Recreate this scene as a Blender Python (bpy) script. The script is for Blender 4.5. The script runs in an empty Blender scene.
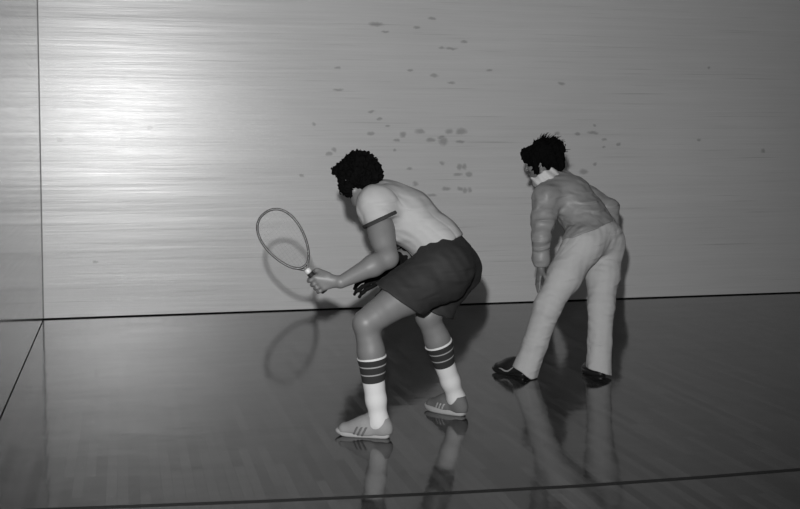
import bpy, bmesh, math, random
import numpy as np
from mathutils import Vector, Matrix

# ------------------------------------------------------------------ camera, light, exposure
SC = bpy.context.scene
COL = SC.collection
W, H, F = 800.0, 509.0, 1150.0
CAM_H = 1.35
YAW, PITCH, ROLL = math.radians(-13.5), math.atan(70.6/1150), 0.0
PY = 207.6                             # optical axis sits above the middle: the negative was cropped

cam_d = bpy.data.cameras.new('camera'); cam = bpy.data.objects.new('camera', cam_d); COL.objects.link(cam)
cam_d.sensor_width = 36.0; cam_d.lens = F / W * 36.0; cam_d.clip_start = 0.05; cam_d.shift_y = -(H/2 - PY)/W
cam.location = (0, 0, CAM_H)
cam.rotation_euler = (Matrix.Rotation(YAW, 3, 'Z') @ Matrix.Rotation(math.pi/2 - PITCH, 3, 'X')
                      @ Matrix.Rotation(ROLL, 3, 'Z')).to_euler()
SC.camera = cam
RM = cam.rotation_euler.to_matrix()
CR, CU, CF = RM @ Vector((1, 0, 0)), RM @ Vector((0, 1, 0)), RM @ Vector((0, 0, -1))
CP = Vector((0, 0, CAM_H))

wd = bpy.data.worlds.new('world'); SC.world = wd; wd.use_nodes = True
wd.node_tree.nodes['Background'].inputs[0].default_value = (1, 1, 1, 1)
wd.node_tree.nodes['Background'].inputs[1].default_value = 0.10

fl_d = bpy.data.lights.new('camera_flash', 'SPOT'); fl_d.energy = 1420; fl_d.spot_size = math.radians(76); fl_d.spot_blend = 1.0; fl_d.shadow_soft_size = 0.035
fl = bpy.data.objects.new('camera_flash', fl_d); COL.objects.link(fl)
fl.location = CP + CR * -0.075 + Vector((0, 0, 0.31))
fl.rotation_euler = (CR*(-130/F) + CF*1.0 + CU*(.02)).to_track_quat('-Z', 'Y').to_euler()

SC.view_settings.view_transform = 'Standard'; SC.view_settings.look = 'None'
SC.view_settings.exposure = 0.0; SC.view_settings.gamma = 1.0; SC.view_settings.use_curve_mapping = False


def ray(u, v):
    return CF + CR * ((u - W/2) / F) - CU * ((v - PY) / F)

def P(u, v, d):                       # point seen at (u, v) at depth d metres
    return np.array(CP + ray(u, v) * d)

def G(u, v, z=0.0):                   # floor point
    r = ray(u, v); return np.array(CP + r * ((z - CAM_H) / r.z))

def WY(u, v, y):                      # point on the plane Y = y
    r = ray(u, v); return np.array(CP + r * (y / r.y))

def cd(x, y, z):                      # direction given as right / up / away
    a = np.array(CR * x + CU * y + CF * z); return a / np.linalg.norm(a)

def nrm(a):
    a = np.asarray(a, float); return a / np.linalg.norm(a)

# ------------------------------------------------------------------ materials
def grey(name, v, rough=0.6, spec=0.5, build=None, coat=0.0):
    m = bpy.data.materials.new(name); m.use_nodes = True
    nt = m.node_tree; b = nt.nodes['Principled BSDF']
    b.inputs['Base Color'].default_value = (v, v, v, 1)
    b.inputs['Roughness'].default_value = rough
    b.inputs['Specular IOR Level'].default_value = spec
    b.inputs['Coat Weight'].default_value = coat
    if build: build(nt, b, v)
    return m

class N:                              # tiny node helper
    def __init__(s, nt): s.nt = nt
    def new(s, t, **kw):
        n = s.nt.nodes.new(t)
        for k, v in kw.items(): setattr(n, k, v)
        return n
    def link(s, a, b): s.nt.links.new(a, b)
    def math(s, op, a, b=None, c=None, clamp=False):
        n = s.new('ShaderNodeMath', operation=op); n.use_clamp = clamp
        for i, x in enumerate((a, b, c)):
            if x is None: continue
            if isinstance(x, (int, float)): n.inputs[i].default_value = x
            else: s.link(x, n.inputs[i])
        return n.outputs[0]
    def noise(s, vec, scale, detail=3, rough=.5, dist=0.0):
        n = s.new('ShaderNodeTexNoise'); n.inputs['Scale'].default_value = scale
        n.inputs['Detail'].default_value = detail; n.inputs['Roughness'].default_value = rough
        n.inputs['Distortion'].default_value = dist
        s.link(vec, n.inputs['Vector']); return n.outputs['Fac']
    def mapping(s, vec, scale=(1, 1, 1), rot=(0, 0, 0), loc=(0, 0, 0)):
        n = s.new('ShaderNodeMapping'); n.inputs['Scale'].default_value = scale
        n.inputs['Rotation'].default_value = rot; n.inputs['Location'].default_value = loc
        s.link(vec, n.inputs['Vector']); return n.outputs[0]
    def coord(s, which='Object'):
        return s.new('ShaderNodeTexCoord').outputs[which]
    def bump(s, height, strength, dist, b):
        n = s.new('ShaderNodeBump'); n.inputs['Strength'].default_value = strength
        n.inputs['Distance'].default_value = dist
        s.link(height, n.inputs['Height']); s.link(n.outputs[0], b.inputs['Normal']); return n

def weave(scale, amt, bumpd=0.002, wrinkle=0):
    def f(nt, b, v):
        n = N(nt); c = n.coord()
        x = n.noise(c, scale, 4, .6)
        val = n.math('MULTIPLY', n.math('ADD', n.math('MULTIPLY', x, 2*amt), 1 - amt), v)
        n.link(val, b.inputs['Base Color'])
        b1 = n.bump(n.noise(c, scale*4, 2), .5, bumpd, b)
        if wrinkle:
            t = n.new('ShaderNodeTexNoise', noise_type='RIDGED_MULTIFRACTAL'); t.inputs['Scale'].default_value = 1
            t.inputs['Detail'].default_value = 1.5; t.inputs['Distortion'].default_value = .5
            n.link(n.mapping(c, (7, 7, 20), rot=(.3, .35, .2)), t.inputs['Vector'])
            b2 = n.new('ShaderNodeBump'); b2.inputs['Strength'].default_value = 1; b2.inputs['Distance'].default_value = wrinkle
            n.link(t.outputs['Fac'], b2.inputs['Height']); n.link(b2.outputs[0], b1.inputs['Normal'])
    return f

M = {}
M['skin'] = grey('skin', .13, .48, .4, weave(14, .12, .0006))
M['skin_light'] = grey('skin_pale', .13, .5, .4, weave(14, .12, .0006))
M['hair'] = grey('black_hair', .003, .9, .03, weave(60, .5, .004))
M['shirt'] = grey('tee_fabric', .31, .85, .2, weave(30, .05, .001, .013))
M['trim'] = grey('dark_trim', .03, .8, .2, weave(40, .1, .001))
M['shorts'] = grey('shorts_fabric', .020, .75, .25, weave(40, .12, .001, .008))
M['glove'] = grey('glove_leather', .005, .8, .1, weave(50, .3, .001))
M['jacket'] = grey('jacket_nylon', .20, .5, .4, weave(18, .08, .001, .022))
M['collar'] = grey('collar_cloth', .46, .7, .3, weave(30, .06, .001))
M['trousers'] = grey('trouser_cotton', .36, .85, .2, weave(24, .06, .0015, .014))
M['shoe'] = grey('shoe_canvas', .20, .7, .3, weave(40, .1, .001))
M['shoe_grey'] = grey('shoe_suede', .10, .8, .2, weave(40, .15, .001))
M['sole'] = grey('shoe_sole', .28, .7, .3, weave(30, .1))
M['shoe_black'] = grey('black_shoe_leather', .012, .35, .5, weave(40, .2, .001))
M['mark'] = grey('pale_shoe_mark', .25, .5, .4, weave(40, .05))
M['lace'] = grey('lace_cotton', .45, .8, .2, weave(80, .1))
M['metal'] = grey('racket_metal', .06, .35, .5, weave(40, .1)); M['metal'].node_tree.nodes['Principled BSDF'].inputs['Metallic'].default_value = .4
M['string'] = grey('racket_string', .30, .5, .4, weave(40, .05))
M['grip'] = grey('black_grip', .01, .7, .3, weave(80, .3))
M['cap'] = grey('white_throat_cap', .42, .4, .5, weave(40, .05))
M['eye'] = grey('eye', .2, .1, .5, weave(30, .05))
M['gap'] = grey('shadow_gap', .006, .9, .1, weave(20, .3))  # shade of the recess under the walls, put into the colour
M['line'] = grey('court_line_paint', .006, .55, .3, weave(20, .25))

def sock_mat(nt, b, v):
    n = N(nt); a = n.new('ShaderNodeAttribute'); a.attribute_name = 'along'
    r = n.new('ShaderNodeValToRGB'); r.color_ramp.interpolation = 'CONSTANT'
    cr = r.color_ramp; L = .48; D_ = .024
    stops = [(0, L), (.63, D_), (.745, .25), (.765, D_), (.86, .25), (.88, D_), (.972, L)]
    cr.elements[0].position = 0; cr.elements[0].color = (L, L, L, 1)
    cr.elements[1].position = stops[1][0]; cr.elements[1].color = (D_, D_, D_, 1)
    for p, c in stops[2:]:
        e = cr.elements.new(p); e.color = (c, c, c, 1)
    n.link(a.outputs['Fac'], r.inputs[0]); n.link(r.outputs[0], b.inputs['Base Color'])
    n.bump(n.noise(n.coord(), 220, 2), .5, .001, b)
M['sock'] = grey('striped_sock_knit', .7, .9, .2, sock_mat)

# ---- court surfaces
DW = float(G(43.5, 319.5)[1])                              # distance of the panelled wall
XL = float(WY(43.5, 318, DW)[0])       # x of the wall on the left

SPOTS = [(375.5,24,7,2.2),(431.6,18.5,4,1.6),(416.7,27.5,4,1.2),(385,32,3,1.2),(464,42,3.4,1.6),(442,48,3.5,1.4),(451,48.7,6,1.3),
 (409.6,70,3,1.2),(434.4,75.4,4,2),(451,83,4,1.2),(338,68,3,1.2),(338,90,5,1.3),(371.6,111.5,3,1.3),(380,119,2.4,1.4),(388,126,2.6,1.2),
 (314.6,123.7,2,1.8),(403,134.3,3.6,3),(419.5,131.6,4.5,2.4),(431,139.8,5,2),(448.5,131.6,4,2.6),(461.5,131.2,5.4,3),(443.4,141.4,4.6,4),
 (441,137,3,2),(460.7,141.8,4.6,1.8),(371,133.5,3.4,2),(334,150,2.6,2),(329,154,2.8,1.8),(397,140,3,1.6),(302,175.5,2.4,1.6),(442,163,2.4,2),
 (409.6,168.5,3,1.4),(460,167,2.6,3),(464.6,166.5,2.6,3),(458,174.7,5,1.6),(469,174,3,2.4),(446,189,5,2),(460,189,3,2.2),(465,190,3,3),
 (432,195,5,1.6),(415,184,3,2.4),(489,70,3,1.2),(561,83.7,4,1.8),(595,125.5,2.4,1.6),(592.5,132.6,6,1.6),(578,134,2.6,1.8),(557,133,3,1.6),
 (604,139.7,2.2,1.4),(604,147,2.6,1.4),(618.5,144,2,1.8),(595,164,2.4,1.8),(584,171.5,5,2.6),(763,151,2,2.6),(709,68,2,1.6),(699,140,3,1.4),
 (60,140,3,2),(150,128,3,1.5),(96,262,3,1.4),(470,190,2,3),(395,150,2,1.4)]

def wall_mat(nt, b, v):
    n = N(nt); c = n.coord()
    sep = n.new('ShaderNodeSeparateXYZ'); n.link(c, sep.inputs[0])
    streak = n.noise(n.mapping(c, (.55, .55, 26)), 1, 6, .72)
    fine = n.noise(n.mapping(c, (1.6, 1.6, 95)), 1, 4, .6)
    cloud = n.noise(n.mapping(c, (.5, .5, .6)), 1, 3, .5)
    # thin darker grain lines
    g = n.noise(n.mapping(c, (.9, .9, 60), loc=(3, 3, 7)), 1, 3, .5)
    lines = n.math('MULTIPLY', n.math('SUBTRACT', g, .62, clamp=True), 2.2)
    f = n.math('ADD', n.math('MULTIPLY', streak, .22), .89)
    f = n.math('MULTIPLY', f, n.math('ADD', n.math('MULTIPLY', fine, .18), .91))
    f = n.math('MULTIPLY', f, n.math('ADD', n.math('MULTIPLY', cloud, .30), .85))
    f = n.math('MULTIPLY', f, n.math('SUBTRACT', 1, lines, clamp=True))
    # worn ball marks, each an irregular smudge
    wob = n.new('ShaderNodeTexNoise'); wob.inputs['Scale'].default_value = 22; wob.inputs['Detail'].default_value = 3
    n.link(c, wob.inputs['Vector'])
    off = n.new('ShaderNodeVectorMath', operation='MULTIPLY_ADD')
    n.link(wob.outputs['Color'], off.inputs[0]); off.inputs[1].default_value = (.05, 0, .03); off.inputs[2].default_value = (-.025, 0, -.015)
    cw = n.new('ShaderNodeVectorMath', operation='ADD'); n.link(c, cw.inputs[0]); n.link(off.outputs[0], cw.inputs[1])
    tot = None
    for (u, vv, ru, rv) in SPOTS:
        p = WY(u, vv, DW); s = F / DW
        m = n.mapping(cw.outputs[0], (s/ru, 0, s/rv), loc=(-p[0]*s/ru, 0, -p[2]*s/rv))
        l = n.new('ShaderNodeVectorMath', operation='LENGTH'); n.link(m, l.inputs[0])
        tot = l.outputs['Value'] if tot is None else n.math('MINIMUM', tot, l.outputs['Value'])
    mr = n.new('ShaderNodeMapRange'); n.link(tot, mr.inputs[0])
    mr.inputs[1].default_value = .6; mr.inputs[2].default_value = 1.35; mr.inputs[3].default_value = .64; mr.inputs[4].default_value = 1
    f = n.math('MULTIPLY', f, mr.outputs[0])
    n.link(n.math('MULTIPLY', f, v), b.inputs['Base Color'])
    n.link(n.math('ADD', n.math('MULTIPLY', fine, .16), b.inputs['Roughness'].default_value - .08), b.inputs['Roughness'])
    hgt = n.math('ADD', n.math('MULTIPLY', streak, 1.0), n.math('MULTIPLY', n.noise(n.mapping(c, (.35, .35, 6)), 1, 2), 3.0))
    n.bump(hgt, 1.0, 0.0014 if b.inputs['Specular IOR Level'].default_value < .84 else .00005, b)
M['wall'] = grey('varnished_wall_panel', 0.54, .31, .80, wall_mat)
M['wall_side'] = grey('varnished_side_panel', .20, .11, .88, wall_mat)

def floor_mat(nt, b, v):
    n = N(nt); c = n.coord()
    br = n.new('ShaderNodeTexBrick')
    n.link(n.mapping(c, (1, 1, 1), rot=(0, 0, math.pi/2)), br.inputs['Vector'])
    br.inputs['Color1'].default_value = (.48, .48, .48, 1); br.inputs['Color2'].default_value = (1.52, 1.52, 1.52, 1)
    br.inputs['Mortar'].default_value = (.45, .45, .45, 1)
    br.inputs['Scale'].default_value = 1; br.inputs['Brick Width'].default_value = .55; br.inputs['Row Height'].default_value = .042
    br.inputs['Mortar Size'].default_value = .0012; br.offset_frequency = 2; br.inputs['Bias'].default_value = 0
    grain = n.noise(n.mapping(c, (60, 2.2, 1)), 1, 4, .6)
    cloud = n.noise(c, .8, 3)
    f = n.math('MULTIPLY', br.outputs['Color'], n.math('ADD', n.math('MULTIPLY', grain, .4), .8))
    f = n.math('MULTIPLY', f, n.math('ADD', n.math('MULTIPLY', cloud, .3), .85))
    n.link(n.math('MULTIPLY', f, v), b.inputs['Base Color'])
    rr = n.math('ADD', n.math('MULTIPLY', n.noise(c, 2.5, 4, .6), .10), n.math('MULTIPLY', n.math('ADD', br.outputs['Color'], grain), .028))
    n.link(rr, b.inputs['Roughness'])
    hgt = n.math('ADD', n.math('MULTIPLY', n.noise(n.mapping(c, (3, 5, 1)), 1, 2), 1), n.math('MULTIPLY', n.noise(n.mapping(c, (17, 1.1, 1)), 1, 2), .35))
    n.bump(hgt, 1.0, .0012, b)
M['floor'] = grey('varnished_maple_floor', .034, .12, .36, floor_mat)

# ------------------------------------------------------------------ object helpers
def link_mesh(name, me, mat, parent=None, smooth=True):
    o = bpy.data.objects.new(name, me); COL.objects.link(o)
    if mat is not None: me.materials.append(mat)
    if smooth: me.shade_smooth()
    if parent is not None:
        o.parent = parent; o.matrix_parent_inverse = Matrix.Identity(4)
    return o

def tag(o, label=None, cat=None, group=None, kind=None):
    if label: o['label'] = label
    if cat: o['category'] = cat
    if group: o['group'] = group
    if kind: o['kind'] = kind
    return o

def set_origin(o, p):                 # move a top-level mesh's origin, children keep their place
    p = Vector(p)
    o.data.transform(Matrix.Translation(-p)); o.location = p

def box(name, lo, hi, mat, kind=None, bevel=0):
    bm = bmesh.new(); bmesh.ops.create_cube(bm, size=1)
    lo, hi = Vector(lo), Vector(hi)
    for v in bm.verts: v.co = Vector([(lo[i]+hi[i])/2 + v.co[i]*(hi[i]-lo[i]) for i in range(3)])
    if bevel: bmesh.ops.bevel(bm, geom=bm.edges[:], offset=bevel, segments=2, affect='EDGES')
    me = bpy.data.meshes.new(name); bm.to_mesh(me); bm.free()
    o = link_mesh(name, me, mat, smooth=False)
    if kind: o['kind'] = kind
    return o

def tube_mesh(paths, closed=False, seg=10):
    """paths: list of (points, radii)"""
    bm = bmesh.new()
    for pts, rad in paths:
        pts = [Vector(p) for p in pts]; n = len(pts)
        if not hasattr(rad, '__len__'): rad = [rad]*n
        rings = []; up = None
        for i in range(n):
            a = pts[(i-1) % n] if (closed or i) else pts[i]
            b = pts[(i+1) % n] if (closed or i < n-1) else pts[i]
            t = (b - a).normalized()
            if up is None: up = t.orthogonal().normalized()
            up = (up - t*up.dot(t)).normalized(); w = t.cross(up)
            rings.append([bm.verts.new(pts[i] + (up*math.cos(2*math.pi*k/seg) + w*math.sin(2*math.pi*k/seg))*rad[i]) for k in range(seg)])
        m = n if closed else n-1
        for i in range(m):
            r0, r1 = rings[i], rings[(i+1) % n]
            for k in range(seg): bm.faces.new((r0[k], r0[(k+1) % seg], r1[(k+1) % seg], r1[k]))
        if not closed:
            bm.faces.new(rings[0][::-1]); bm.faces.new(rings[-1])
    bmesh.ops.recalc_face_normals(bm, faces=bm.faces[:])
    me = bpy.data.meshes.new('tube'); bm.to_mesh(me); bm.free()
    return me

# ------------------------------------------------------------------ implicit surfaces
class Field:
    def __init__(s, lo, hi, h):
        s.h = h; s.lo = np.array(lo, float); n = np.ceil((np.array(hi) - s.lo)/h).astype(int) + 1
        s.ax = [(s.lo[i] + h*np.arange(n[i])).astype(np.float32) for i in range(3)]
        s.D = np.full(n, .12, np.float32)
    def _blk(s, lo, hi, pad=.07):
        sl = []
        for i in range(3):
            a = int(np.clip(np.floor((lo[i]-pad-s.lo[i])/s.h), 0, s.D.shape[i]))
            b = int(np.clip(np.ceil((hi[i]+pad-s.lo[i])/s.h)+1, 0, s.D.shape[i])); sl.append(slice(a, b))
        return tuple(sl), (s.ax[0][sl[0]][:, None, None], s.ax[1][sl[1]][None, :, None], s.ax[2][sl[2]][None, None, :])
    def add(s, prim, k=.02):
        f, lo, hi = prim; sl, X = s._blk(lo, hi)
        d = f(*X); a = s.D[sl]
        hh = np.maximum(k - np.abs(a - d), 0)/k
        s.D[sl] = np.minimum(a, d) - hh*hh*k*.25
        return s
    def cut(s, prim, k=.008):
        f, lo, hi = prim; sl, X = s._blk(lo, hi)
        d = -f(*X); a = s.D[sl]
        hh = np.maximum(k - np.abs(a - d), 0)/k
        s.D[sl] = np.maximum(a, d) + hh*hh*k*.25
        return s
    def warp(s, fn):                  # displace the surface outwards by fn(x,y,z)
        X = (s.ax[0][:, None, None], s.ax[1][None, :, None], s.ax[2][None, None, :])
        idx = np.nonzero(np.abs(s.D) < .035)
        x, y, z = s.ax[0][idx[0]], s.ax[1][idx[1]], s.ax[2][idx[2]]
        s.D[idx] -= fn(x, y, z); return s
    def mesh(s, name, relax=2):
        D = s.D; h = s.h
        D[0], D[-1] = .12, .12; D[:, 0], D[:, -1] = .12, .12; D[:, :, 0], D[:, :, -1] = .12, .12
        ins = D < 0
        c = ins[:-1, :-1, :-1].astype(np.int8)
        for a in (0, 1):
            for b in (0, 1):
                for e in (0, 1):
                    if a+b+e: c = c + ins[a:D.shape[0]-1+a, b:D.shape[1]-1+b, e:D.shape[2]-1+e]
        ci = np.nonzero((c > 0) & (c < 8)); nv = len(ci[0])
        I = np.full(c.shape, -1, np.int32); I[ci] = np.arange(nv)
        base = np.stack(ci, 1); acc = np.zeros((nv, 3)); cnt = np.zeros(nv)
        corners = [(a, b, e) for a in (0, 1) for b in (0, 1) for e in (0, 1)]
        val = {k: D[ci[0]+k[0], ci[1]+k[1], ci[2]+k[2]].astype(float) for k in corners}
        for k in corners:
            for i in range(3):
                if k[i]: continue
                q = list(k); q[i] = 1; q = tuple(q)
                a, b = val[k], val[q]; m = (a < 0) != (b < 0)
                t = np.zeros(nv); t[m] = a[m]/(a[m]-b[m])
                p = np.tile(np.array(k, float), (nv, 1)); p[:, i] = t
                acc[m] += p[m]; cnt[m] += 1
        V = s.lo + h*(base + acc/cnt[:, None])
        Q = []
        for i in range(3):
            sh0 = [slice(0, None)]*3; sh1 = [slice(0, None)]*3
            sh0[i] = slice(0, -1); sh1[i] = slice(1, None)
            A, B = ins[tuple(sh0)], ins[tuple(sh1)]
            e = np.stack(np.nonzero(A != B), 1); flip = A[tuple(e.T)]
            j, k = (i+1) % 3, (i+2) % 3
            def cell(dj, dk):
                q = e.copy(); q[:, j] -= dj; q[:, k] -= dk; return I[tuple(q.T)]
            quad = np.stack([cell(1, 1), cell(0, 1), cell(0, 0), cell(1, 0)], 1)
            quad[~flip] = quad[~flip][:, ::-1]
            Q.append(quad)
        Q = np.concatenate(Q)
        for it in range(relax):
            S = np.zeros_like(V); n = np.zeros(nv)
            for a in range(4):
                b = (a+1) % 4
                for x, y in ((a, b), (b, a)):
                    for ax in range(3): S[:, ax] += np.bincount(Q[:, x], V[Q[:, y], ax], nv)
                    n += np.bincount(Q[:, x], minlength=nv)
            V = V*.5 + (S/n[:, None])*.5
        me = bpy.data.meshes.new(name); me.vertices.add(nv); me.vertices.foreach_set('co', V.astype(np.float32).ravel())
        me.loops.add(len(Q)*4); me.loops.foreach_set('vertex_index', Q.astype(np.int32).ravel())
        me.polygons.add(len(Q)); me.polygons.foreach_set('loop_start', np.arange(0, len(Q)*4, 4, dtype=np.int32))
        me.update(calc_edges=True); me.validate()
        s.V = V
        return me

def planes(d, X, cuts):
    for (p, n) in cuts or ():
        p = np.asarray(p, float); n = nrm(n)
        d = np.maximum(d, (X[0]-p[0])*n[0] + (X[1]-p[1])*n[1] + (X[2]-p[2])*n[2])
    return d

def cap(a, b, ra, rb, cuts=None):     # tapered round limb
    a, b = np.asarray(a, float), np.asarray(b, float); ab = b-a; L2 = float(ab @ ab)
    def f(x, y, z):
        t = np.clip(((x-a[0])*ab[0] + (y-a[1])*ab[1] + (z-a[2])*ab[2])/L2, 0, 1)
        d = np.sqrt((x-a[0]-t*ab[0])**2 + (y-a[1]-t*ab[1])**2 + (z-a[2]-t*ab[2])**2) - (ra + (rb-ra)*t)
        return planes(d, (x, y, z), cuts).astype(np.float32)
    r = max(ra, rb); return f, np.minimum(a, b)-r, np.maximum(a, b)+r

def ecap(a, b, side, sa, oa, sb, ob, cuts=None):   # tapered limb, wide by s along side and by o across it
    a, b = np.asarray(a, float), np.asarray(b, float); ab = b-a; L2 = float(ab @ ab); side = nrm(side)
    def f(x, y, z):
        t = np.clip(((x-a[0])*ab[0] + (y-a[1])*ab[1] + (z-a[2])*ab[2])/L2, 0, 1)
        qx, qy, qz = x-a[0]-t*ab[0], y-a[1]-t*ab[1], z-a[2]-t*ab[2]
        s = qx*side[0]+qy*side[1]+qz*side[2]; o2 = np.maximum(qx*qx+qy*qy+qz*qz-s*s, 0)
        rs = sa+(sb-sa)*t; ro = oa+(ob-oa)*t
        k0 = np.sqrt(s*s/rs**2 + o2/ro**2); k1 = np.sqrt(s*s/rs**4 + o2/ro**4) + 1e-9
        return planes(k0*(k0-1)/k1, (x, y, z), cuts).astype(np.float32)
    r = max(sa, oa, sb, ob); return f, np.minimum(a, b)-r, np.maximum(a, b)+r

def ell(c, axes, r, cuts=None):       # ellipsoid with orthonormal axes
    c = np.asarray(c, float); A = [nrm(v) for v in axes]
    def f(x, y, z):
        q = [(x-c[0])*v[0]+(y-c[1])*v[1]+(z-c[2])*v[2] for v in A]
        k0 = np.sqrt(sum((q[i]/r[i])**2 for i in range(3))); k1 = np.sqrt(sum((q[i]/r[i]**2)**2 for i in range(3))) + 1e-9
        return planes(k0*(k0-1)/k1, (x, y, z), cuts).astype(np.float32)
    R = max(r); return f, c-R, c+R

def frame(fwd, up):
    fwd = nrm(fwd); up = np.asarray(up, float); up = nrm(up - fwd*(up @ fwd)); return fwd, up, np.cross(fwd, up)   # forward, up, right

def limb(F_, pts, rad, k=.02, cuts=None):
    for i in range(len(pts)-1): F_.add(cap(pts[i], pts[i+1], rad[i], rad[i+1], cuts), k)

def lerp(a, b, t): return np.asarray(a)*(1-t) + np.asarray(b)*t

def head(Fd, C, fwd, up, s=1.0):
    f, u, r = frame(fwd, up)
    p = lambda x, y, z: C + (r*x + f*y + u*z)*s
    ax = (r, f, u)
    Fd.add(ell(p(0, -.010, .025), ax, (.075*s, .094*s, .082*s)), .02)
    Fd.add(ell(p(0, .030, -.030), ax, (.060*s, .062*s, .078*s)), .03)
    Fd.add(ell(p(0, .060, -.085), ax, (.030*s, .028*s, .024*s)), .035)      # chin
    for q in (-1, 1):
        Fd.add(cap(p(q*.052, .0, -.062), p(q*.018, .062, -.09), .017*s, .015*s), .03)  # jaw
        Fd.add(ell(p(q*.038, .070, -.022), ax, (.022*s, .018*s, .02*s)), .02)   # cheek
        Fd.cut(ell(p(q*.032, .098, .012), ax, (.019*s, .016*s, .012*s)), .012)  # eye socket
        Fd.add(cap(p(q*.016, .090, .030), p(q*.048, .076, .030), .007*s, .006*s), .012)  # brow
        Fd.add(ell(p(q*.079, -.005, -.005), (r, nrm(f+.2*u), nrm(u-.2*f)), (.010*s, .020*s, .032*s)), .006)  # ear
        Fd.cut(ell(p(q*.090, .0, .0), ax, (.006*s, .010*s, .018*s)), .005)
    Fd.add(cap(p(0, .094, .012), p(0, .116, -.022), .008*s, .012*s), .012)   # nose
    for q in (-1, 1): Fd.add(ell(p(q*.011, .104, -.026), ax, (.008*s, .009*s, .007*s)), .006)
    Fd.add(cap(p(-.018, .088, -.050), p(.018, .088, -.050), .007*s, .007*s), .006)  # lips
    Fd.add(cap(p(-.015, .086, -.062), p(.015, .086, -.062), .007*s, .007*s), .006)
    return p

def eyes(p, parent, s):
    for q in (-1, 1):
        bm = bmesh.new(); bmesh.ops.create_uvsphere(bm, u_segments=16, v_segments=10, radius=.0125*s)
        me = bpy.data.meshes.new('eye'); bmesh.ops.translate(bm, verts=bm.verts[:], vec=Vector(p(q*.032, .081, .012)))
        bm.to_mesh(me); bm.free(); add_part('eye', me, M['eye'], parent)

def add_part(name, me, mat, parent):
    """children live in world-space mesh data; shift them to the parent's origin chain"""
    org = parent.get('_o', None)
    o = bpy.data.objects.new(name, me); COL.objects.link(o)
    if mat is not None: me.materials.append(mat)
    me.shade_smooth(); o.parent = parent
    wl = Vector((0, 0, 0)); q = parent
    while q is not None: wl += q.location; q = q.parent
    c = Vector((0, 0, 0))
    for v in me.vertices: c += v.co
    c /= max(1, len(me.vertices))
    me.transform(Matrix.Translation(-c)); o.location = c - wl
    return o

# ------------------------------------------------------------------ hands
def open_hand(Fd, wrist, fdir, palm_n, thumb_side, s=1.0, curl=.25, spread=.12):
    """relaxed hand: fdir = wrist to knuckles, palm_n = out of the palm"""
    fdir, pn, sd = frame(fdir, palm_n); sd = sd*thumb_side
    kn = wrist + fdir*.085*s
    Fd.add(ecap(wrist+fdir*.012*s, kn-fdir*.008*s, sd, .026*s, .016*s, .036*s, .013*s), .014)
    Ls = (.074, .084, .078, .060); offs = (.030, .010, -.010, -.029)
    for i in range(4):
        a = kn + sd*offs[i]*s - fdir*(.0, -.004, .0, .008)[i]*s
        d = nrm(fdir + sd*spread*(offs[i]/.03)*1.0)
        c = curl*(1 + .15*i); p = a
        for j, part in enumerate((.46, .30, .24)):
            ang = c*(j+.6); q = p + (d*math.cos(ang) + pn*math.sin(ang))*Ls[i]*part*s
            Fd.add(cap(p, q, (.0092-.0008*j)*s, (.0086-.0009*j)*s), .003); p = q
    t0 = wrist + fdir*.022*s + sd*.020*s + pn*.006*s
    t1 = t0 + (fdir*.55 + sd*.75 + pn*.25)*.040*s; t2 = t1 + (fdir*.85 + sd*.42 + pn*.3)*.032*s; t3 = t2 + (fdir*.95 + sd*.1 + pn*.35)*.026*s
    Fd.add(cap(t0, t1, .015*s, .012*s), .012); Fd.add(cap(t1, t2, .0115*s, .010*s), .004); Fd.add(cap(t2, t3, .010*s, .008*s), .003)

def grip_hand(Fd, wrist, g0, A, toward, backn, gr=.016, s=1.0):
    """fist round a handle through g0 along A (index finger at the +A end)"""
    Wd = nrm(toward - A*(toward @ A)); Nn = nrm(backn - A*(backn @ A)); Nn = nrm(Nn - Wd*(Nn @ Wd))
    def ring(ang, R, t): return g0 + A*t + (Wd*math.cos(ang) + Nn*math.sin(ang))*R
    offs = (.032, .011, -.010, -.030)
    palm_c = g0 + Wd*(gr+.020)*s + Nn*.006
    # palm slab between wrist and knuckles
    for t in offs:
        k_ = ring(math.radians(52), (gr+.017)*s, t)
        Fd.add(cap(lerp(wrist, palm_c, .35)+A*t*.4, k_, .015*s, .012*s), .012)
    Fd.add(ecap(lerp(wrist, palm_c, .15), palm_c, A, .026*s, .021*s, .038*s, .019*s), .014)
    for i, t in enumerate(offs):
        rad = (.0098, .0102, .0096, .0085)[i]*s; R = (gr + .009)*s
        angs = [50, 95, 135, 180, 222, 262][: (6 if i < 3 else 6)]
        R_ = [R+.007, R+.006, R+.002, R, R+.001, R+.001]
        prev = None
        for j, (a_, r_) in enumerate(zip(angs, R_)):
            q = ring(math.radians(a_), r_, t + (.003 if i == 0 else 0)*j*.4)
            if prev is not None: Fd.add(cap(prev, q, rad*(1-.03*j), rad*(1-.03*(j+1))), .0025)
            prev = q
    # thumb leaves the side of the palm and closes over the fingers
    t0 = lerp(wrist, palm_c, .55) + A*.028*s - Nn*.004; t1 = ring(math.radians(-25), (gr+.016)*s, .046*s)
    t2 = ring(math.radians(-78), (gr+.013)*s, .046*s); t3 = ring(math.radians(-122), (gr+.013)*s, .036*s)
    Fd.add(cap(t0, t1, .016*s, .0125*s), .012); Fd.add(cap(t1, t2, .012*s, .0105*s), .004); Fd.add(cap(t2, t3, .0105*s, .0085*s), .003)

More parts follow.
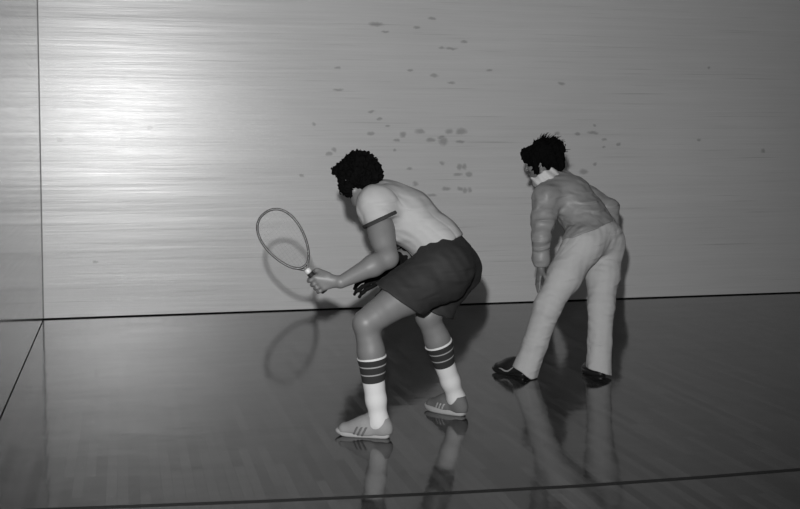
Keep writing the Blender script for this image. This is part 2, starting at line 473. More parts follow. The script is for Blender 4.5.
# ------------------------------------------------------------------ shoes
def shoe(parent, heel, toe, lift, mat_up, mat_sole, width=.10, name='shoe', stripes=3, laces=True, ankle=None, swoosh=False, side_sign=1, low=False):
    """heel, toe: floor points of the sole's ends; lift = height of the heel above the floor"""
    heel, toe = np.array(heel, float), np.array(toe, float)
    L = np.linalg.norm(toe-heel); f = nrm(toe-heel)
    f3 = nrm(np.array([toe[0], toe[1], toe[2]]) - (heel + np.array([0, 0, lift])))
    u = nrm(np.array([0, 0, 1.]) - f3*f3[2]); r = np.cross(f3, u)
    h0 = heel + np.array([0, 0, lift])
    p = lambda t, x, z: h0 + f3*(t*L) + r*(x) + u*z
    w = width
    lo = np.minimum(heel, toe) - .12; hi = np.maximum(heel, toe) + .2
    def upper(inf=0.0):
        Fd = Field(lo, hi, .004)
        base = [(p(0, 0, .018-inf), -u)]
        Fd.add(ecap(p(.13, 0, .040), p(.45, 0, .042), r, w*.36+inf, .050+inf, w*.40+inf, .048+inf, base), .01)
        Fd.add(ecap(p(.45, 0, .034), p(.84, 0, .026), r, w*.43+inf, .046+inf, w*.38+inf, .032+inf, base), .03)
        if not low: Fd.add(ecap(p(.14, 0, .05), p(.20, 0, .10), r, w*.38+inf, w*.40+inf, w*.44+inf, w*.50+inf, base + [(p(.15, 0, .095), u-.12*f3)]), .02)
        Fd.add(ecap(p(.34, 0, .080), p(.64, 0, .045), r, w*.26+inf, .024+inf, w*.26+inf, .022+inf, base), .03)
        return Fd
    me = upper().mesh(name)
    o = add_part(name, me, mat_up, parent)
    # sole
    bm = bmesh.new(); n = 40; ring = []
    for i in range(n):
        a = 2*math.pi*i/n; c, s_ = math.cos(a), math.sin(a)
        t = .5 - .515*c
        hw = w*(.36 + .10*max(0, min(1, (t-.2)/.5)))*abs(s_)**.55*(1 if s_ >= 0 else -1)
        hw += .008*math.sin(t*math.pi)*side_sign
        ring.append((t, hw))
    lay = []
    for z, k in ((.0, .95), (.006, 1.0), (.019, 1.0), (.024, .96)):
        lay.append([bm.verts.new(Vector(p(.5+(t-.5)*k, x*k, z + .012*max(0, t-.85)/.15*(1 if z < .01 else .6)))) for t, x in ring])
    for a, b in zip(lay, lay[1:]):
        for i in range(n): bm.faces.new((a[i], a[(i+1) % n], b[(i+1) % n], b[i]))
    bm.faces.new(lay[0][::-1]); bm.faces.new(lay[-1]); bmesh.ops.recalc_face_normals(bm, faces=bm.faces[:])
    ms = bpy.data.meshes.new('sole'); bm.to_mesh(ms); bm.free(); add_part('sole', ms, mat_sole, o)
    if stripes:
        for k in range(stripes):
            Fd = upper(.0022)
            c = p(.40+.085*k, 0, .04); nn = nrm(f3 + u*.55); hw = .0055
            # keep a slanted slab only
            X = (Fd.ax[0][:, None, None], Fd.ax[1][None, :, None], Fd.ax[2][None, None, :])
            q = (X[0]-c[0])*nn[0] + (X[1]-c[1])*nn[1] + (X[2]-c[2])*nn[2]
            top = (X[0]-c[0])*u[0] + (X[1]-c[1])*u[1] + (X[2]-c[2])*u[2] - .014
            Fd.D = np.maximum(np.maximum(Fd.D, np.abs(q)-hw), top).astype(np.float32)
            add_part('stripe', Fd.mesh('stripe', 1), M['mark'] if mat_up is not M['shoe'] else M['shoe_grey'], o)
    if swoosh:
        for sg in (-1, 1):
            pts = []; rad = []
            for i in range(14):
                t = i/13; tt = .22 + .48*t
                z = .046 - .022*math.sin(min(1, t*1.25)*math.pi*.8) + .030*max(0, .35-t)**1 + .0
                hw = (w*.415 + .02*w*math.sin(t*3.1)) * math.sqrt(max(.1, 1-((z-.033)/.052)**2)) + .004
                pts.append(p(tt, sg*hw, z)); rad.append(.0016 + .0042*math.sin(t*math.pi)**1)
            add_part('side_mark', tube_mesh([(pts, rad)], seg=8), M['mark'], o)
    if laces:
        paths = []
        for k in range(4):
            t = .36 + .075*k; z = .090 - .058*(t-.30)/.32 + .003
            a, m_, b = p(t, -.020, z-.010), p(t+.015, 0, z+.002), p(t+.03, .020, z-.010)
            paths.append(([a, lerp(a, m_, .5)+u*.003, m_, lerp(m_, b, .5)+u*.003, b], .0028))
        add_part('lace', tube_mesh(paths, seg=6), M['lace'], o)
    return o

# ------------------------------------------------------------------ the court
box('floor', (XL-.02, -1.5, -.05), (9.5, DW+.2, 0), M['floor'], 'structure')
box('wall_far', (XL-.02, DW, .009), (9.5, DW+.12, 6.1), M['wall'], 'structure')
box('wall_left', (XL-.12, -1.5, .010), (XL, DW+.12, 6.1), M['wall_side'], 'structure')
box('gap_shade_far', (XL-.02, DW+.015, 0), (9.5, DW+.1, .009), M['gap'], 'structure')  # no skirting: dark strip painting the shade in the gap below the wall
box('gap_shade_left', (XL-.1, -1.5, 0), (XL-.004, DW+.02, .010), M['gap'], 'structure')  # same painted gap shade along the left wall
box('trim_2', (XL, DW-.005, .009), (XL+.005, DW, 6.1), grey('corner_bead', .22, .5, .4, weave(20, .2)), 'structure')
# painted line across the floor
def floor_strip(name, pts, width):
    bm = bmesh.new(); prev = None
    for i, (u, v) in enumerate(pts):
        c = Vector(G(u, v)); c.z = .0008
        q = Vector(G(*(pts[i+1] if i < len(pts)-1 else pts[i]))); b_ = Vector(G(*(pts[i-1] if i else pts[i])))
        t = (q-b_); t.z = 0; t.normalize(); n = Vector((-t.y, t.x, 0))
        a, b = bm.verts.new(c+n*width/2), bm.verts.new(c-n*width/2)
        if prev: bm.faces.new((prev[0], prev[1], b, a))
        prev = (a, b)
    bmesh.ops.recalc_face_normals(bm, faces=bm.faces[:])
    r = bmesh.ops.extrude_face_region(bm, geom=bm.faces[:])
    bmesh.ops.translate(bm, verts=[g for g in r['geom'] if isinstance(g, bmesh.types.BMVert)], vec=(0, 0, -.0007))
    bmesh.ops.recalc_face_normals(bm, faces=bm.faces[:])
    me = bpy.data.meshes.new(name); bm.to_mesh(me); bm.free()
    o = link_mesh(name, me, M['line'], smooth=False); o['kind'] = 'structure'; return o
floor_strip('trim_1', [(20, 510.5), (100, 507.5), (260, 501.5), (440, 493.5), (580, 486), (700, 477.5), (800, 469.5), (900, 461)], .034)

# ================================================================== MAN
m_lf_h, m_lf_t = G(389, 438), G(337, 434)
m_rf_h, m_rf_t = G(464, 416), G(427, 408)
d1 = 5.19
JM = dict(
    lank=lerp(m_lf_h, m_lf_t, .20)+np.array([0,0,.085]), lknee=P(366, 323, 5.10), lhip=P(438, 271, 5.28),
    rank=lerp(m_rf_h, m_rf_t, .22)+np.array([0,0,.085]), rknee=P(428, 316, 5.46), rhip=P(449, 268, 5.52),
    pel=P(447, 260, 5.40), waist=P(435, 241, 5.42), chest=P(406, 216, 5.45), top=P(387, 202, 5.47),
    lsh=P(376, 206, 5.28), rsh=P(374, 199, 5.66), lelb=P(388, 258, 5.12), lwr=P(341, 282, 5.02),
    relb=P(411, 250, 5.58), rwr=P(387, 274, 5.42), neck=P(374, 194, 5.47), hc=P(359.5, 179, 5.45))
side_m = nrm(JM['rsh'] - JM['lsh'])
g_axis = nrm(P(291, 252, 5.02) - P(321, 288, 5.05))      # racket handle
g0 = P(318, 283, 5.045)

man_f = frame(cd(-.42, -.50, .75), cd(-.30, .85, .35))
def man_body():
    allp = np.stack(list(JM.values()) + [m_lf_h, m_lf_t])
    lo, hi = allp.min(0) - .17, allp.max(0) + .17; lo[2] = .03; hi[2] = JM['hc'][2]+.16
    hx = P(318, 283, 5.045); lo = np.minimum(lo, hx-.09)
    Fd = Field(lo, hi, .0045); J = JM
    Fd.add(ecap(J['pel'], J['waist'], side_m, .155, .115, .135, .10), .03)
    Fd.add(ecap(J['waist'], J['chest'], side_m, .135, .10, .165, .11), .04)
    Fd.add(ecap(J['chest'], J['top'], side_m, .165, .11, .15, .075), .04)
    limb(Fd, [lerp(J['top'], J['lsh'], .5), J['lsh']], [.07, .066], .04); limb(Fd, [lerp(J['top'], J['rsh'], .5), J['rsh']], [.07, .066], .04)
    limb(Fd, [J['top'], J['neck'], lerp(J['neck'], J['hc'], .7)], [.075, .060, .055], .04)
    # near arm: deltoid, biceps, elbow, forearm
    um = lerp(J['lsh'], J['lelb'], .45)
    limb(Fd, [J['lsh'], um, J['lelb']], [.058, .056, .045], .02)
    Fd.add(ell(lerp(J['lsh'], J['lelb'], .60) + cd(-1, 0, 0)*.010, frame(J['lelb']-J['lsh'], cd(1, 0, 0)), (.085, .050, .050)), .03)
    fm = lerp(J['lelb'], J['lwr'], .32)
    limb(Fd, [J['lelb'], fm, J['lwr']], [.044, .047, .028], .02)
    grip_hand(Fd, J['lwr'], g0, g_axis, J['lwr']-g0, cd(0, 0, -1))
    # far arm
    limb(Fd, [J['rsh'], J['relb']], [.058, .044], .02); limb(Fd, [J['relb'], lerp(J['relb'], J['rwr'], .35), J['rwr']], [.042, .042, .028], .02)
    # legs
    for s_, hip, kn, an in (('l', 'lhip', 'lknee', 'lank'), ('r', 'rhip', 'rknee', 'rank')):
        h_, k_, a_ = J[hip], J[kn], J[an]
        limb(Fd, [h_, lerp(h_, k_, .45), lerp(h_, k_, .88)], [.105, .090, .064], .03)
        limb(Fd, [lerp(h_, k_, .85), k_], [.060, .054], .02)
        ax = nrm(a_-k_); back = nrm(cd(1, 0, -.15)); back = nrm(back - ax*(back @ ax))
        Fd.add(ell(k_ - back*.012, (ax, back, np.cross(ax, back)), (.050, .044, .044)), .02)     # kneecap
        limb(Fd, [k_, lerp(k_, a_, .3), lerp(k_, a_, .8), a_], [.054, .054, .038, .034], .02)
        Fd.add(ell(lerp(k_, a_, .32)+back*.020, (ax, back, np.cross(ax, back)), (.10, .045, .048)), .03)  # calf
    p = head(Fd, J['hc'], man_f[0], man_f[1], 1.0)
    return Fd, p
Fd, hp_m = man_body()
me = Fd.mesh('person', 1)
man = link_mesh('person', me, M['skin'])
org = (JM['pel'][0], JM['pel'][1], 0.0); set_origin(man, org)
tag(man, 'person in light tee, dark shorts and striped knee socks crouching with a racket', 'person')
eyes(hp_m, man, 1.0)

rng = random.Random(4)
def lump(amp, wl, seed=0, n=6, aniso=None):
    r = np.random.RandomState(seed); K = r.normal(size=(n, 3))
    K = K/np.linalg.norm(K, axis=1)[:, None]*(2*np.pi/wl)*r.uniform(.7, 1.4, (n, 1)); ph = r.uniform(0, 6.28, n)
    if aniso is not None: K = K - np.outer(K @ nrm(aniso), nrm(aniso))*.8
    def f(x, y, z):
        v = 0
        for i in range(n): v = v + np.sin(K[i, 0]*x + K[i, 1]*y + K[i, 2]*z + ph[i])
        return (amp*v/math.sqrt(n/2)).astype(np.float32)
    return f

def man_hair():
    f, u, r = man_f; C = JM['hc']; p = hp_m
    Fh = Field(C-.2, C+.2, .0035)
    face = [(p(0, .085, .0), f)]
    Fh.add(ell(p(0, -.016, .040), (r, f, u), (.087, .102, .084), [(p(0, .085, .045), nrm(f-.25*u))]), .01)
    Fh.add(ell(p(0, -.066, -.015), (r, f, u), (.084, .062, .078)), .03)
    for q in (-1, 1):
        Fh.add(cap(p(q*.075, .012, .03), p(q*.078, .022, -.03), .022, .014), .02)
        Fh.add(ell(p(q*.06, .045, .085), (r, f, u), (.03, .04, .025)), .02)
    for q in (-1, 1): Fh.add(ell(p(q*.066, .015, -.020), (r, f, u), (.030, .055, .050)), .02)
    Fh.cut(ell(p(0, .125, -.03), (r, f, u), (.066, .075, .078)), .01)
    Fh.warp(lump(.0045, .032, 3, 10)); Fh.warp(lump(.003, .017, 8, 10))
    return Fh.mesh('hair', 0)
add_part('hair', man_hair(), M['hair'], man)

# shirt
def crease_fn(seed, amp, wl, along, sharp=.16):
    a = lump(1.0, wl, seed, 7, along); m = lump(1.0, wl*2.2, seed+5, 5)
    return lambda x, y, z: (-amp*np.exp(-(a(x, y, z)/sharp)**2)*np.clip(.5+m(x, y, z), 0, 1.3)).astype(np.float32)

def fold_fn(seed, amp, wl, along):
    a = lump(amp, wl, seed, 7, along); b = lump(amp*.5, wl*.45, seed+1, 7, along)
    return lambda x, y, z: a(x, y, z) + b(x, y, z)

SLV = {'lsh': (P(375, 223, 5.27), nrm(cd(.42, -.9, 0))), 'rsh': (JM['rsh'] + nrm(JM['relb']-JM['rsh'])*.10, nrm(JM['relb']-JM['rsh']))}
def man_shirt():
    J = JM; allp = np.stack([J[k] for k in ('pel', 'waist', 'chest', 'top', 'lsh', 'rsh', 'neck', 'lelb')])
    Fs = Field(allp.min(0)-.2, allp.max(0)+.2, .0045)
    bdir = nrm(J['waist']-J['top'])
    hem_p = P(438, 249, 5.4); hem_n = nrm(cd(.70, -1.0, -.05))
    hem = [(hem_p, hem_n)]
    Fs.add(ecap(lerp(J['pel'], J['waist'], .1), J['waist'], side_m, .168, .128, .160, .118, hem), .02)
    Fs.add(ecap(J['waist'], J['chest'], side_m, .160, .118, .182, .127, hem), .04)
    Fs.add(ecap(J['chest'], J['top'], side_m, .182, .127, .168, .098, hem), .05)
    nk = nrm(J['hc']-J['top'])
    Fs.add(cap(J['top'], J['neck'], .085, .066, [(J['neck']+nk*.0, nk)]), .05)
    for sh, el in (('lsh', 'lelb'), ('rsh', 'relb')):
        ax = nrm(J[el]-J[sh]); e, hn = SLV[sh]
        Fs.add(cap(lerp(J['top'], J[sh], .5), J[sh], .086, .080), .07)
        if sh == 'lsh': Fs.add(cap(J[sh]+cd(1,.1,.2)*.02, lerp(J[sh], J['chest'], .55), .074, .10), .08)
        Fs.add(cap(J[sh], J[sh]+ax*.15, .074, .073, [(e, hn)]), .05)
    Fs.warp(fold_fn(11, .0016, .12, nrm(J['waist']-J['chest']))); Fs.warp(crease_fn(15, .0015, .12, nrm(cd(.8, -.6, .1)), .22))
    return Fs
Fs = man_shirt(); D_shirt = Fs.D.copy(); shirt = add_part('tee_shirt', Fs.mesh('tee_shirt', 1), M['shirt'], man)
for sh, el in (('lsh', 'lelb'), ('rsh', 'relb')):
    ax = nrm(JM[el]-JM[sh]); e, hn = SLV[sh]; Ft = Field(Fs.lo, Fs.lo+(np.array(D_shirt.shape)-1)*Fs.h, Fs.h)
    X = (Fs.ax[0][:, None, None], Fs.ax[1][None, :, None], Fs.ax[2][None, None, :])
    tube_ = cap(JM[sh], JM[sh]+ax*.2, .090, .090)[0](*X)
    Ft.D = np.maximum(planes(D_shirt - .0045, X, [(e+hn*.004, hn), (e-hn*.014, -hn)]), tube_).astype(np.float32)
    add_part('sleeve_trim', Ft.mesh('sleeve_trim', 1), M['trim'], shirt)
nk = nrm(JM['hc']-JM['top']); Ft = Field(JM['neck']-.11, JM['neck']+.11, .004)
Ft.add(cap(JM['top'], JM['neck']+nk*.05, .087, .066, [(JM['neck']+nk*.006, nk), (JM['neck']-nk*.008, -nk)]))
add_part('neck_trim', Ft.mesh('neck_trim', 1), M['shirt'], shirt)

def man_shorts():
    J = JM; allp = np.stack([J[k] for k in ('pel', 'waist', 'lhip', 'rhip', 'lknee', 'rknee')])
    Fs = Field(allp.min(0)-.2, allp.max(0)+.2, .0045)
    wn = nrm(J['waist']-J['pel']); top = [(lerp(J['pel'], J['waist'], 1.0), wn)]
    Fs.add(ecap(J['pel'], J['waist'], side_m, .172, .135, .150, .118, top), .03)
    back = cd(.75, -.35, -.2)
    for hp, kn, e, nn in (('lhip', 'lknee', P(407, 303, 5.2), nrm(cd(-.55, -.80, 0))), ('rhip', 'rknee', P(437, 312, 5.5), nrm(cd(-.35, -.95, 0)))):
        Fs.add(cap(J[hp], J[kn], .128, .112, [(e, nn)]), .05)
        Fs.add(ell(J[hp]+back*.045, (back, side_m, np.cross(back, side_m)), (.105, .09, .12)), .06)
    for hp, kn, e, nn in (('lhip', 'lknee', P(407, 303, 5.2), nrm(cd(-.55, -.80, 0))), ('rhip', 'rknee', P(437, 312, 5.5), nrm(cd(-.35, -.95, 0)))):
        Fs.cut(cap(J[hp], J[kn], .112, .098, [(e-nn*.025, -nn)]), .006)
    Fs.warp(fold_fn(21, .0022, .14, cd(.6, -.8, 0)))
    return Fs
sho = add_part('shorts', man_shorts().mesh('shorts', 1), M['shorts'], man)
wn = nrm(JM['waist']-JM['pel']); Ft = Field(JM['waist']-.2, JM['waist']+.2, .0045)
Ft.add(ecap(JM['pel'], JM['waist']+wn*.03, side_m, .174, .137, .150, .118, [(JM['waist']+wn*.004, wn), (JM['waist']-wn*.022, -wn)]))
add_part('waistband', Ft.mesh('waistband', 1), M['shorts'], sho)

def sock(kn, an, ft, topt):
    a, k = JM[an], JM[kn]; ax = nrm(k-a); L = np.linalg.norm(k-a)*topt
    back = nrm(cd(1, 0, -.15)); back = nrm(back - ax*(back @ ax)); low = a - ax*.02
    Fs = Field(np.minimum(low, k)-.1, np.maximum(low, k)+.1, .004); e = a+ax*L; cuts = [(e, ax)]
    Fs.add(cap(low, a, .042, .041), .02)
    t8 = lerp(a, k, .2)
    Fs.add(cap(a, t8, .041, .045, cuts), .02); Fs.add(cap(t8, lerp(a, k, .7), .045, .060, cuts), .02); Fs.add(cap(lerp(a, k, .7), k, .060, .060, cuts), .02)
    Fs.add(ell(lerp(k, a, .34)+back*.018, (ax, back, np.cross(ax, back)), (.10, .050, .052), cuts), .03)
    Fs.add(cap(a-ax*.02, lerp(a-ax*.03, ft, .25), .042, .035), .02)
    me = Fs.mesh('sock', 1); V = np.array([v.co[:] for v in me.vertices])
    at = me.attributes.new('along', 'FLOAT', 'POINT'); al = ((V-low) @ ax)/(L+.03)
    at.data.foreach_set('value', np.clip(al, 0, .999).astype(np.float32))
    return me
add_part('sock', sock('lknee', 'lank', m_lf_t, .64), M['sock'], man)
add_part('sock', sock('rknee', 'rank', m_rf_t, .66), M['sock'], man)
shoe(man, m_lf_h, m_lf_t, .0, M['shoe'], M['sole'], .098, stripes=3)
shoe(man, m_rf_h, m_rf_t, .0, M['shoe_grey'], M['sole'], .095, stripes=3, side_sign=-1)

# glove on the far hand, reaching up the forearm
def glove():
    J = JM; Fg = Field(J['rwr']-.22, J['rwr']+.22, .004)
    ax = nrm(J['rwr']-J['relb'])
    Fg.add(cap(lerp(J['relb'], J['rwr'], .1), J['rwr'], .050, .034), .02)
    open_hand(Fg, J['rwr']-ax*.01, nrm(ax+cd(-.3, -.0, -.1)), cd(-.1, -.55, .8), 1, 1.22, .42, .02)
    Fg.warp(lump(.0015, .03, 5))
    return Fg.mesh('glove', 1)
g = add_part('glove', glove(), M['glove'], man); g['label'] = 'black glove on the far hand'

# ================================================================== RACKET
def racket():
    A = g_axis; butt = g0 - A*.046
    # blade plane: spanned by the shaft axis and an in-picture direction
    top = P(265, 213, 5.0); 
    ax = nrm(top - P(304, 267, 5.02)); sd = nrm(cd(.80, .55, .0)); sd = nrm(sd - ax*(sd @ ax)); nrmv = np.cross(ax, sd)
    thr = P(304, 266.5, 5.03)
    Lh = np.linalg.norm(top-thr)
    pts = []
    n = 64
    for i in range(n):
        a = 2*math.pi*i/n
        t = .5 - .5*math.cos(a); w = math.sin(a)
        wid = .094*abs(w)**.9*(1 if w > 0 else -1)*(.74 + .36*t)
        pts.append(thr + ax*Lh*t + sd*wid)
    o = bpy.data.objects.new('racket', None); COL.objects.link(o); o.location = Vector(butt)
    tag(o, 'small oval racket with thin metal frame held out in front of the crouching player', 'racket')
    fr = add_part('frame', tube_mesh([(pts, .0055)], True, 10), M['metal'], o)
    # strings
    paths = []
    def halfw(t):
        w = math.sqrt(max(0, 1-(2*t-1)**2)); return .094*w**.9*(.74+.36*t)
    k = 17
    for i in range(1, k):
        t = i/k; h = halfw(t)
        if h > .012: paths.append(([thr+ax*Lh*t-sd*h, thr+ax*Lh*t, thr+ax*Lh*t+sd*h], .00042))
    for j in range(-6, 7):
        x = j*.0145; ts = [q/200 for q in range(201) if halfw(q/200) > abs(x)]
        if len(ts) > 10: paths.append(([thr+ax*Lh*ts[0]+sd*x, thr+ax*Lh*ts[-1]+sd*x], .00042))
    add_part('strings', tube_mesh(paths, seg=5), M['string'], o)
    # twin shaft arms into throat
    ht = g0 + A*.062
    s1 = tube_mesh([([thr+ax*Lh*.10+sd*halfw(.10)*1.0, lerp(thr+sd*.012, ht, .5), ht+sd*.006], [.0055, .006, .007]),
                    ([thr+ax*Lh*.10-sd*halfw(.10)*1.0, lerp(thr-sd*.012, ht, .5), ht-sd*.006], [.0055, .006, .007])], seg=10)
    add_part('throat', s1, M['metal'], o)
    gp = tube_mesh([([butt-A*.004, butt, butt+A*.01, g0, ht-A*.006, ht-A*.002], [.015, .018, .0165, .0150, .0150, .013])], seg=14)
    add_part('grip', gp, M['grip'], o)
    c = tube_mesh([([ht-A*.004, ht+A*.002, ht+A*.016, ht+A*.020], [.013, .0155, .0145, .010])], seg=14)
    c_ = add_part('throat_cap', c, M['cap'], o); c_['label'] = 'white cap above the grip'
    return o
racket()

# ================================================================== WOMAN
w_lf_h, w_lf_t = G(525, 376.8), G(494, 371)
w_rf_h, w_rf_t = G(604, 376), G(584, 371.5)
JW = dict(
    lank=P(526, 370, 6.46), lknee=P(548, 306, 6.42), lhip=P(581, 246, 6.52),
    rank=P(599, 367, 6.48), rknee=P(601, 306, 6.55), rhip=P(605, 246, 6.70),
    pel=P(595, 236, 6.62), waist=P(584, 216, 6.66), chest=P(568, 197, 6.72), top=P(557, 186, 6.76),
    lsh=P(546, 198, 6.58), rsh=P(567, 188, 6.95), lelb=P(541, 238, 6.48), lwr=P(541, 268, 6.50),
    relb=P(610, 208, 6.98), rwr=P(612, 242, 6.84), neck=P(550, 179, 6.76), hc=P(542, 162, 6.76))
side_w = nrm(JW['rsh'] - JW['lsh'])
w_f = frame(cd(-.86, -.26, .42), cd(-.30, .9, .1))

def woman_body():
    J = JW; allp = np.stack(list(J.values()) + [w_lf_t, w_rf_h])
    lo, hi = allp.min(0) - .16, allp.max(0) + .16; lo[2] = .03
    Fd = Field(lo, hi, .005)
    sp = nrm(J['rhip']-J['lhip'])
    Fd.add(ecap(J['pel'], J['waist'], sp, .15, .105, .115, .085), .03)
    Fd.add(ecap(J['waist'], J['chest'], side_w, .12, .085, .14, .095), .04)
    Fd.add(ecap(J['chest'], J['top'], side_w, .14, .095, .125, .065), .04)
    for s_ in ('lsh', 'rsh'): Fd.add(cap(lerp(J['top'], J[s_], .5), J[s_], .055, .05), .04)
    limb(Fd, [J['top'], J['neck'], lerp(J['neck'], J['hc'], .7)], [.06, .05, .046], .03)
    for a, b, c in (('lsh', 'lelb', 'lwr'), ('rsh', 'relb', 'rwr')):
        limb(Fd, [J[a], J[b]], [.044, .035], .02); limb(Fd, [J[b], lerp(J[b], J[c], .3), J[c]], [.034, .034, .023], .02)
    open_hand(Fd, J['lwr'], cd(-.22, -1, -.05), cd(1, -.1, .25), 1, .92, .20, .10)
    open_hand(Fd, J['rwr'], cd(-.1, -1, -.3), cd(-.5, 0, -.8), -1, .92, .25, .15)
    for h_, k_, a_ in (('lhip', 'lknee', 'lank'), ('rhip', 'rknee', 'rank')):
        h_, k_, a_ = J[h_], J[k_], J[a_]
        limb(Fd, [h_, lerp(h_, k_, .5), k_], [.09, .075, .05], .03); limb(Fd, [k_, lerp(k_, a_, .3), a_], [.05, .05, .03], .02)
        Fd.add(cap(a_, a_-np.array([0, 0, .03]), .03, .03), .02)
    p = head(Fd, J['hc'], w_f[0], w_f[1], .95)
    return Fd, p
Fd, hp_w = woman_body()
woman = link_mesh('person', Fd.mesh('person', 1), M['skin_light'])
set_origin(woman, (JW['pel'][0], JW['pel'][1], 0)); tag(woman, 'person in pale jacket and light trousers bending with one hand on the knee', 'person')
eyes(hp_w, woman, .95)

def woman_hair():
    f, u, r = w_f; C = JW['hc']; p = hp_w
    Fh = Field(C-.25, C+.25, .004)
    Fh.add(ell(p(0, -.020, .040), (r, f, u), (.103, .121, .086), [(p(0, .076, .05), nrm(f-.30*u))]), .01)
    Fh.add(ell(p(0, -.075, .000), (r, f, u), (.090, .066, .085)), .03)
    Fh.add(ell(p(0, -.075, .080), (r, f, u), (.055, .06, .045)), .03)
    Fh.add(ell(p(0, .056, .066), (r, f, u), (.07, .048, .032)), .03)
    for q in (-1, 1): Fh.add(cap(p(q*.078, .01, .03), p(q*.080, .02, -.055), .026, .018), .02)
    Fh.cut(ell(p(0, .128, -.045), (r, f, u), (.080, .074, .080)), .01)
    Fh.warp(lump(.006, .045, 13, 9, u)); Fh.warp(lump(.003, .02, 18, 9))
    return Fh.mesh('hair', 0)
wh = add_part('hair', woman_hair(), M['hair'], woman)
paths = []; rr = random.Random(7)
f, u, r = w_f
for i in range(110):
    a = rr.uniform(0, math.pi*2); el = rr.uniform(-.2, 1.45)
    d = -f*math.cos(el)*abs(math.cos(a))*1.0 + r*math.cos(el)*math.sin(a) + u*math.sin(el)
    if rr.random() < .5: d = nrm(-f*rr.uniform(-.2, 1.0) + u*rr.uniform(.2, 1) + r*rr.uniform(-.5, .5))
    d = nrm(d); c0 = hp_w(0, -.03, .04); s0 = c0 + d*.085
    bend = nrm(-f*.8 - u*.3 + r*rr.uniform(-.4, .4)); L = rr.uniform(.02, .05)
    pts = [s0 + d*L*t + bend*L*.5*t*t for t in (0, .35, .7, 1)]
    paths.append((pts, [.004, .003, .002, .0008]))
add_part('stray_locks', tube_mesh(paths, seg=5), M['hair'], wh)

def hips(Fs, inf=0.0, k=.08):
    J = JW; sp = nrm(J['rhip']-J['lhip'])
    Fs.add(ecap(J['pel'], J['waist'], sp, .166+inf, .132+inf, .138+inf, .110+inf), .03)
    bk = frame(cd(.55, -.2, -.75), cd(0, 1, 0))
    for hp, kn in (('lhip', 'lknee'), ('rhip', 'rknee')):
        h_, k_ = J[hp], J[kn]
        Fs.add(ell(h_+bk[0]*.022, bk, (.098+inf, .115+inf, .092+inf)), k)
        limb(Fs, [h_, lerp(h_, k_, .5)], [.104+inf, .095+inf], .03)

def jacket():
    J = JW; ks = ('pel', 'waist', 'chest', 'top', 'lsh', 'rsh', 'neck', 'lelb', 'lwr', 'relb', 'rwr')
    allp = np.stack([J[k] for k in ks]); Fs = Field(allp.min(0)-.18, allp.max(0)+.18, .005)
    hem = [(P(586, 230, 6.62), nrm(cd(.36, -1, 0)))]; sp = nrm(J['rhip']-J['lhip'])
    hips(Fs, .008)
    X = (Fs.ax[0][:, None, None], Fs.ax[1][None, :, None], Fs.ax[2][None, None, :])
    Fs.D = planes(Fs.D, X, hem).astype(np.float32)
    Fs.add(ecap(J['waist'], J['chest'], side_w, .150, .118, .165, .124, hem), .05)
    Fs.add(ecap(J['chest'], J['top'], side_w, .165, .124, .145, .088, hem), .05)
    for s_ in ('lsh', 'rsh'): Fs.add(cap(lerp(J['top'], J[s_], .4), J[s_], .080, .070), .07)
    nk = nrm(J['hc']-J['top']); Fs.add(cap(J['top'], J['neck'], .08, .07, [(J['neck'], nk)]), .04)
    for a, b, c in (('lsh', 'lelb', 'lwr'), ('rsh', 'relb', 'rwr')):
        ax = nrm(J[c]-J[b]); e = J[c] - ax*.012
        limb(Fs, [J[a], lerp(J[a], J[b], .5), J[b]], [.066, .060, .053], .06)
        Fs.add(cap(J[b], lerp(J[b], J[c], .7), .053, .047), .02); Fs.add(cap(lerp(J[b], J[c], .7), J[c], .047, .035, [(e, ax)]), .02)
    Fs.warp(fold_fn(31, .0008, .16, nrm(cd(1, .35, .2)))); Fs.warp(crease_fn(35, .0018, .10, cd(1, .35, .1), .2)); Fs.warp(crease_fn(61, .0010, .06, cd(1, .2, .1), .2)); Fs.warp(lump(.0012, .045, 33, 8, cd(1, .3, 0)))
    return Fs
jk = add_part('jacket', jacket().mesh('jacket', 1), M['jacket'], woman)
nk = nrm(JW['hc']-JW['top']); Ft = Field(JW['neck']-.15, JW['neck']+.15, .004)
sdn = nrm(cd(-.45, .35, -.25))
cc = P(545, 177, 6.70); cn = nrm(cd(-.45, .85, .1))
Ft.add(ecap(cc-cn*.06, cc+cn*.04, side_w, .100, .084, .088, .074, [(cc+cn*.026, cn), (cc-cn*.030, -cn)]))
Ft.cut(cap(cc+cn*.012, cc+cn*.1, .060, .064), .006)
Ft.warp(lump(.003, .05, 41))
c_ = add_part('collar', Ft.mesh('collar', 1), M['collar'], jk); c_['label'] = 'pale shiny turned-up collar'

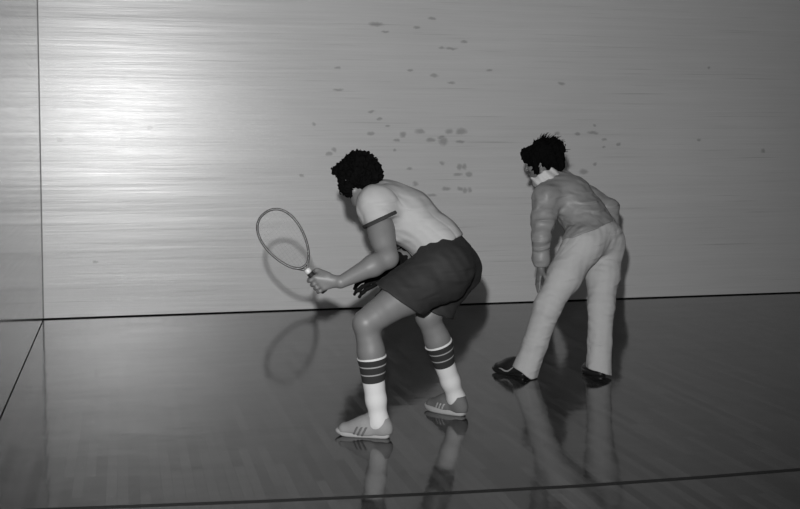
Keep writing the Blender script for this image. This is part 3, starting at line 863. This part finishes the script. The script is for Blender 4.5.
def trousers():
    J = JW; allp = np.stack([J[k] for k in ('pel', 'waist', 'lhip', 'rhip', 'lknee', 'rknee', 'lank', 'rank')])
    lo = allp.min(0)-.2; hi = allp.max(0)+.2; lo[2] = .0
    Fs = Field(lo, hi, .005); sp = nrm(J['rhip']-J['lhip'])
    hips(Fs)
    X = (Fs.ax[0][:, None, None], Fs.ax[1][None, :, None], Fs.ax[2][None, None, :])
    Fs.D = planes(Fs.D, X, [(P(586, 224, 6.62), nrm(cd(-.36, 1, 0)))]).astype(np.float32)
    for q, hp, kn, an in ((0, 'lhip', 'lknee', 'lank'), (1, 'rhip', 'rknee', 'rank')):
        h_, k_, a_ = J[hp], J[kn], J[an]
        ax = nrm(a_-k_)
        end, cn_ = ((P(519, 370.5, 6.46), nrm(cd(-.54, -.84, 0))) if q == 0 else (P(597, 370.5, 6.48), nrm(cd(-.30, -.95, 0))))
        cut = [(end, cn_)]
        Fs.add(cap(lerp(h_, k_, .5), k_, .095, .074), .03)
        m_ = lerp(k_, a_, .6)
        Fs.add(ecap(k_, m_, cd(1, 0, 0), .074, .074, .069, .066, cut), .03)
        Fs.add(ecap(m_, a_+ax*.08, cd(1, 0, 0), .069, .066, .080 if q == 0 else .074, .080, cut), .02)
    for q, an, kn in ((0, 'lank', 'lknee'), (1, 'rank', 'rknee')):
        ax = nrm(J[an]-J[kn]); Fs.cut(cap(J[an]+ax*.0, J[an]+ax*.12, .056, .066), .006)
    Fs.warp(fold_fn(51, .0012, .12, cd(.2, 1, 0))); Fs.warp(crease_fn(55, .0015, .12, cd(1, .6, 0), .2))
    # creases behind the knees
    def crease(x, y, z):
        v = 0*x
        for c0, n0 in ((J['lknee'], nrm(J['lknee']-J['lhip'])), (J['rknee'], nrm(J['rknee']-J['rhip']))):
            q = (x-c0[0])*n0[0]+(y-c0[1])*n0[1]+(z-c0[2])*n0[2]
            w = np.exp(-(((x-c0[0])**2+(y-c0[1])**2+(z-c0[2])**2)/.12**2))
            v = v + .0018*w*np.sin(q*2*np.pi/.045 + 9*(x-c0[0]))
        return v.astype(np.float32)
    Fs.warp(crease)
    return Fs
add_part('trousers', trousers().mesh('trousers', 1), M['trousers'], woman)
shoe(woman, w_lf_h, w_lf_t, .0, M['shoe_black'], M['shoe_black'], .090, stripes=0, laces=False, swoosh=True, low=True)
shoe(woman, w_rf_h, w_rf_t, .0, M['shoe_black'], M['shoe_black'], .088, stripes=0, laces=False, swoosh=False, side_sign=-1, low=True)
